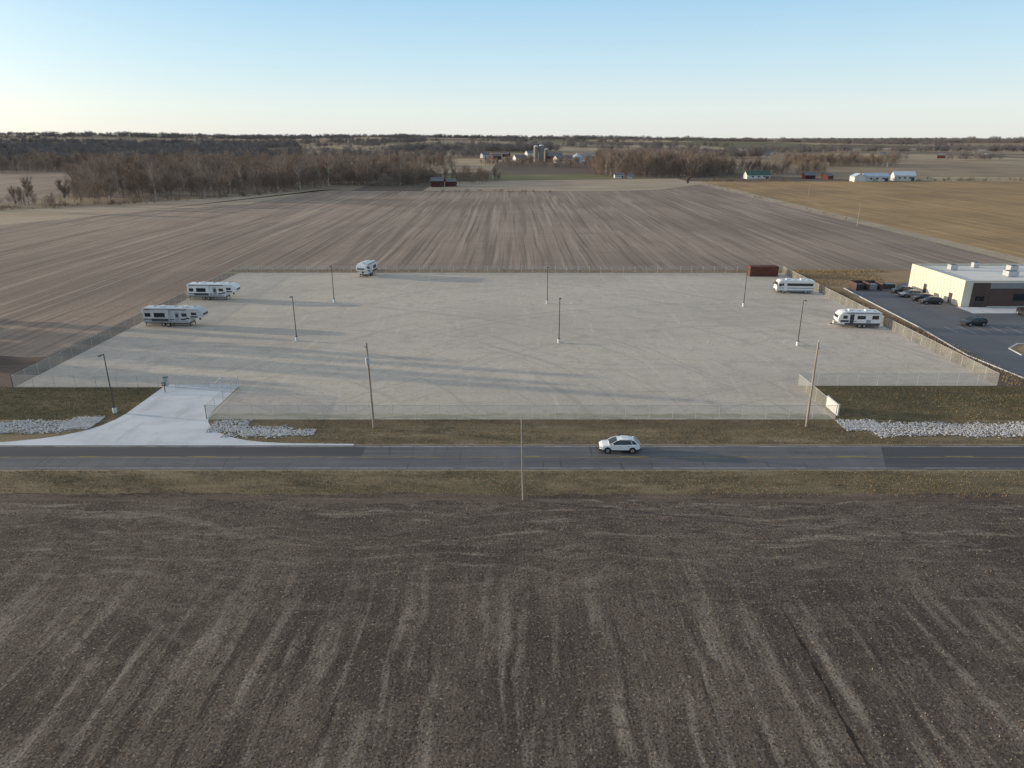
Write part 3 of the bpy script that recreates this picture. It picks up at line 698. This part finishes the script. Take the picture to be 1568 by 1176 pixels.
def common_roof(b,L,zt):
    for x in(L*.3,L*.68): b.box((x,0,zt+.14),(.85,.7,.26),m_white)
    for x in(L*.15,L*.5,L*.82): b.box((x,.5,zt+.04),(.4,.4,.1),m_grey)
def fifth_wheel(name,loc,rz,L=11.5,body=m_white,accent=m_dgrey):
    e=empty(name,loc,rz); g=L*.76
    b=MB(); Hh=3.55
    b.prism([(0,.72),(g,.72),(g+.25,1.1),(g+.3,1.72),(L-.5,1.72),(L-.08,1.95),(L,2.4),(L-.2,3.0),(L-.75,3.42),(L-1.5,Hh),(.2,Hh),(0,3.4)],-1.25,1.25,body)
    b.build('shell',parent=e,bevel=.08)
    b=MB()
    common_roof(b,L,Hh)
    for s in(-1,1):
        y=s*1.262
        def pan(x0,x1,z0,z1,m,o=0): b.box(((x0+x1)/2,y+s*o,(z0+z1)/2),(x1-x0,.03,z1-z0),m)
        pan(.1,g-.1,.76,1.15,m_grey); pan(.4,1.6,1.9,2.6,m_glass); pan(g-2.6,g-1.8,.95,2.85,m_grey,.01); pan(g-2.45,g-1.95,1.9,2.5,m_glass,.02)
        pan(g-1.3,g-.3,2.0,2.6,m_glass); pan(L-2.2,L-1.2,2.3,2.8,m_glass)
        pan(g-1.5,g-.6,1.3,1.6,accent,.005); pan(g+.4,L-1.0,1.85,2.1,accent,.005); pan(g-.6,g+.1,1.5,1.8,accent,.005)
        pan(.1,g-2.8,1.3,1.48,accent,.005)
        b.box((g*.40,s*1.5,2.15),(3.4,.55,2.2),body); b.box((g*.40,s*1.785,2.35),(2.1,.03,.85),m_glass); b.box((g*.40,s*1.785,1.4),(3.3,.03,.55),accent)
        b.box((g*.40,s*1.5,3.29),(3.5,.6,.06),m_grey)
        b.tube((.5,s*1.36,3.3),(g-.2,s*1.36,3.3),.07,.07,8,m_dgrey)
        for wx in(g*.42,g*.42+1.0): wheel(b,wx,s*1.08,.38,.24,s)
        for lx in(g+.05,): b.box((lx,s*.9,.55),(.12,.12,1.0),m_dgrey)
        b.box((.25,s*.9,.4),(.1,.1,.75),m_dgrey)
    b.box((g*.5,0,.62),(g,1.9,.18),m_plastic)
    b.box((L-1.2,0,1.45),(.25,.25,.7),m_plastic)
    b.box((-.02,0,2.2),(.04,1.3,.7),m_glass); b.box((-.05,.8,2.1),(.06,.4,2.6),m_grey); b.box((-.02,-.95,1.2),(.05,.25,.4),m_red)
    b.box((L-.02,0,2.4),(.06,1.9,.35),accent)
    b.build('fittings',parent=e); return e
def travel_trailer(name,loc,rz,L=8.0,body=m_white):
    e=empty(name,loc,rz); Hh=3.1
    b=MB(); b.prism([(0,.55),(L-1.2,.55),(L-.45,.8),(L-.02,1.3),(L,1.75),(L-.25,2.5),(L-.7,2.95),(L-1.3,Hh),(.25,Hh),(0,2.9)],-1.22,1.22,body); b.build('shell',parent=e,bevel=.1)
    b=MB(); common_roof(b,L,Hh)
    for s in(-1,1):
        y=s*1.232
        def pan(x0,x1,z0,z1,m,o=0): b.box(((x0+x1)/2,y+s*o,(z0+z1)/2),(x1-x0,.03,z1-z0),m)
        pan(.15,L-1.3,.6,.95,m_dgrey); pan(.5,1.7,1.7,2.4,m_glass); pan(2.9,4.4,1.7,2.35,m_glass); pan(L-2.9,L-2.15,.75,2.6,m_dgrey,.004); pan(L-2.75,L-2.3,1.7,2.3,m_glass,.01)
        pan(L-1.7,L-.9,1.75,2.35,m_glass); pan(1.9,2.7,1.0,1.6,m_grey); pan(4.5,L-3.0,1.15,1.4,m_grey); pan(L-2.0,L-.5,1.1,1.5,m_dgrey)
        b.tube((.5,s*1.31,2.85),(L-1.5,s*1.31,2.85),.06,.06,8,m_dgrey)
        for wx in(2.9,3.8): wheel(b,wx,s*1.05,.34,.22,s)
        b.tube((L-.6,s*.7,.5),(L+1.0,0,.5),.05,.05,6,m_plastic)
        b.box((.3,s*.9,.3),(.1,.1,.5),m_dgrey); b.box((L-1.2,s*.9,.3),(.1,.1,.5),m_dgrey)
    b.box((L*.45,0,.47),(L*.85,1.8,.16),m_plastic); b.tube((L+.3,0,.5),(L+.3,0,1.1),.17,.17,10,m_white); b.tube((L+1.0,0,.02),(L+1.0,0,.6),.04,.04,6,m_galv)
    b.box((L-.12,0,2.05),(.3,1.7,.5),m_glass); b.box((-.02,0,2.0),(.04,1.2,.6),m_glass)
    b.build('fittings',parent=e); return e
def motorhome(name,loc,rz,L=8.6):
    e=empty(name,loc,rz); Hh=3.0
    b=MB(); b.prism([(0,.5),(L-.1,.5),(L,.9),(L-.1,1.5),(L-.5,2.7),(L-.9,Hh),(.2,Hh),(0,2.8)],-1.2,1.2,m_white); b.build('shell',parent=e,bevel=.14)
    b=MB(); common_roof(b,L,Hh)
    for s in(-1,1):
        def pan(x0,x1,z0,z1,m,o=0): b.box(((x0+x1)/2,s*(1.212+o),(z0+z1)/2),(x1-x0,.03,z1-z0),m)
        pan(.4,L-1.3,1.75,2.35,m_glass); pan(.2,L-.4,.55,.8,m_grey); pan(.2,L-.5,1.2,1.32,m_dgrey); pan(L-1.2,L-.6,1.65,2.3,m_glass)
        pan(L-2.4,L-1.7,.6,2.45,m_white,.02)
        for wx in(1.9,L-1.7): wheel(b,wx,s*1.06,.42,.26,s)
        b.box((L-.15,s*1.45,1.9),(.12,.22,.4),m_plastic)
    b.box((L-.27,0,1.98),(.12,2.1,1.0),m_glass); b.box((L*.5,0,.45),(L*.9,1.9,.15),m_plastic); b.box((L,0,.8),(.06,1.6,.3),m_dgrey)
    b.build('fittings',parent=e); return e
fifth_wheel('fifth_wheel_camper',(-71.4,155.6,.02),math.radians(-3),11.0)
fifth_wheel('fifth_wheel_camper',(-69.8,132.4,.02),math.radians(-3),11.6,body=m_pewter)
fifth_wheel('fifth_wheel_camper',(-37.0,186.6,.02),math.radians(-101),7.2)
motorhome('motorhome',(69.4,162.0,.02),math.radians(176))
travel_trailer('travel_trailer',(69.3,130.8,.02),math.radians(176),7.9)

# ------------------------------------------------------------ light
EL=math.radians(6.8); AZ=(-0.977,0.215)
sd=Vector((AZ[0]*math.cos(EL),AZ[1]*math.cos(EL),math.sin(EL)))
sl=bpy.data.lights.new('sun','SUN'); sl.energy=5; sl.angle=math.radians(.5); sl.color=(1,.83,.62)
so=bpy.data.objects.new('sun',sl); so.rotation_euler=(-sd).to_track_quat('-Z','Y').to_euler(); so.location=(-50,20,60); COL.objects.link(so)
w=bpy.data.worlds.new('World'); scene.world=w; w.use_nodes=True
nt=w.node_tree; N=nt.nodes; L=nt.links; bg=N['Background']
sk=N.new('ShaderNodeTexSky'); sk.sky_type='NISHITA'; sk.sun_disc=False; sk.sun_elevation=EL
sk.sun_rotation=math.atan2(AZ[0],AZ[1])%(2*math.pi); sk.altitude=200; sk.air_density=1.0; sk.dust_density=.3; sk.ozone_density=2.5
L.new(sk.outputs[0],bg.inputs[0]); bg.inputs[1].default_value=.05
# bright haze of the clear low-sun sky (by elevation) and a warm glow lobe around the sun, added to the scattered sky to brighten the ground
tc=N.new('ShaderNodeTexCoord'); sx=N.new('ShaderNodeSeparateXYZ'); L.new(tc.outputs['Generated'],sx.inputs[0])
cr=N.new('ShaderNodeValToRGB'); el=cr.color_ramp.elements
el[0].position=0; el[0].color=(.66,.69,.70,1); el[1].position=1; el[1].color=(.33,.38,.44,1)
for p,c in((.035,(.65,.715,.74)),(.09,(.50,.66,.76)),(.16,(.35,.56,.74)),(.35,(.30,.41,.54)),(.6,(.33,.385,.45))):
    q=el.new(p); q.color=(*c,1)
L.new(sx.outputs[2],cr.inputs[0])
bg2=N.new('ShaderNodeBackground'); L.new(cr.outputs[0],bg2.inputs[0]); bg2.inputs[1].default_value=1
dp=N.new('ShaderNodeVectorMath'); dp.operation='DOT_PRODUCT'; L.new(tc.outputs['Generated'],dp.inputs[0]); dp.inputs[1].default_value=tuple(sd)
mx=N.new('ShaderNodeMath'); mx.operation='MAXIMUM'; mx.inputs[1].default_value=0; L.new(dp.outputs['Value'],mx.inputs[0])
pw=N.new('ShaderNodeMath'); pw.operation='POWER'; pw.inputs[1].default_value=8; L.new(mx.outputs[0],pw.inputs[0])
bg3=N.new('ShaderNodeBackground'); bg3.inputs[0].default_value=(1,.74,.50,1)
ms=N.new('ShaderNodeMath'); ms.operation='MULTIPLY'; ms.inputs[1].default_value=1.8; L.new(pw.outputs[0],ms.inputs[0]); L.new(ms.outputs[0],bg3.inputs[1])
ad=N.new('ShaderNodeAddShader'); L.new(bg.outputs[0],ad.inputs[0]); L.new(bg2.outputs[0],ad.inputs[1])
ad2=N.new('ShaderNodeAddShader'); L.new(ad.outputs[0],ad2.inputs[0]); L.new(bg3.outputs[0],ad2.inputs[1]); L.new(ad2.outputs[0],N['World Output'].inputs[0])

# ------------------------------------------------------------ camera
cd=bpy.data.cameras.new('camera'); cd.sensor_width=36; cd.lens=24.96; cd.clip_start=.5; cd.clip_end=30000
co=bpy.data.objects.new('camera',cd); co.location=(0,0,34); co.rotation_euler=(math.radians(90-19.17),0,0); COL.objects.link(co)
scene.camera=co
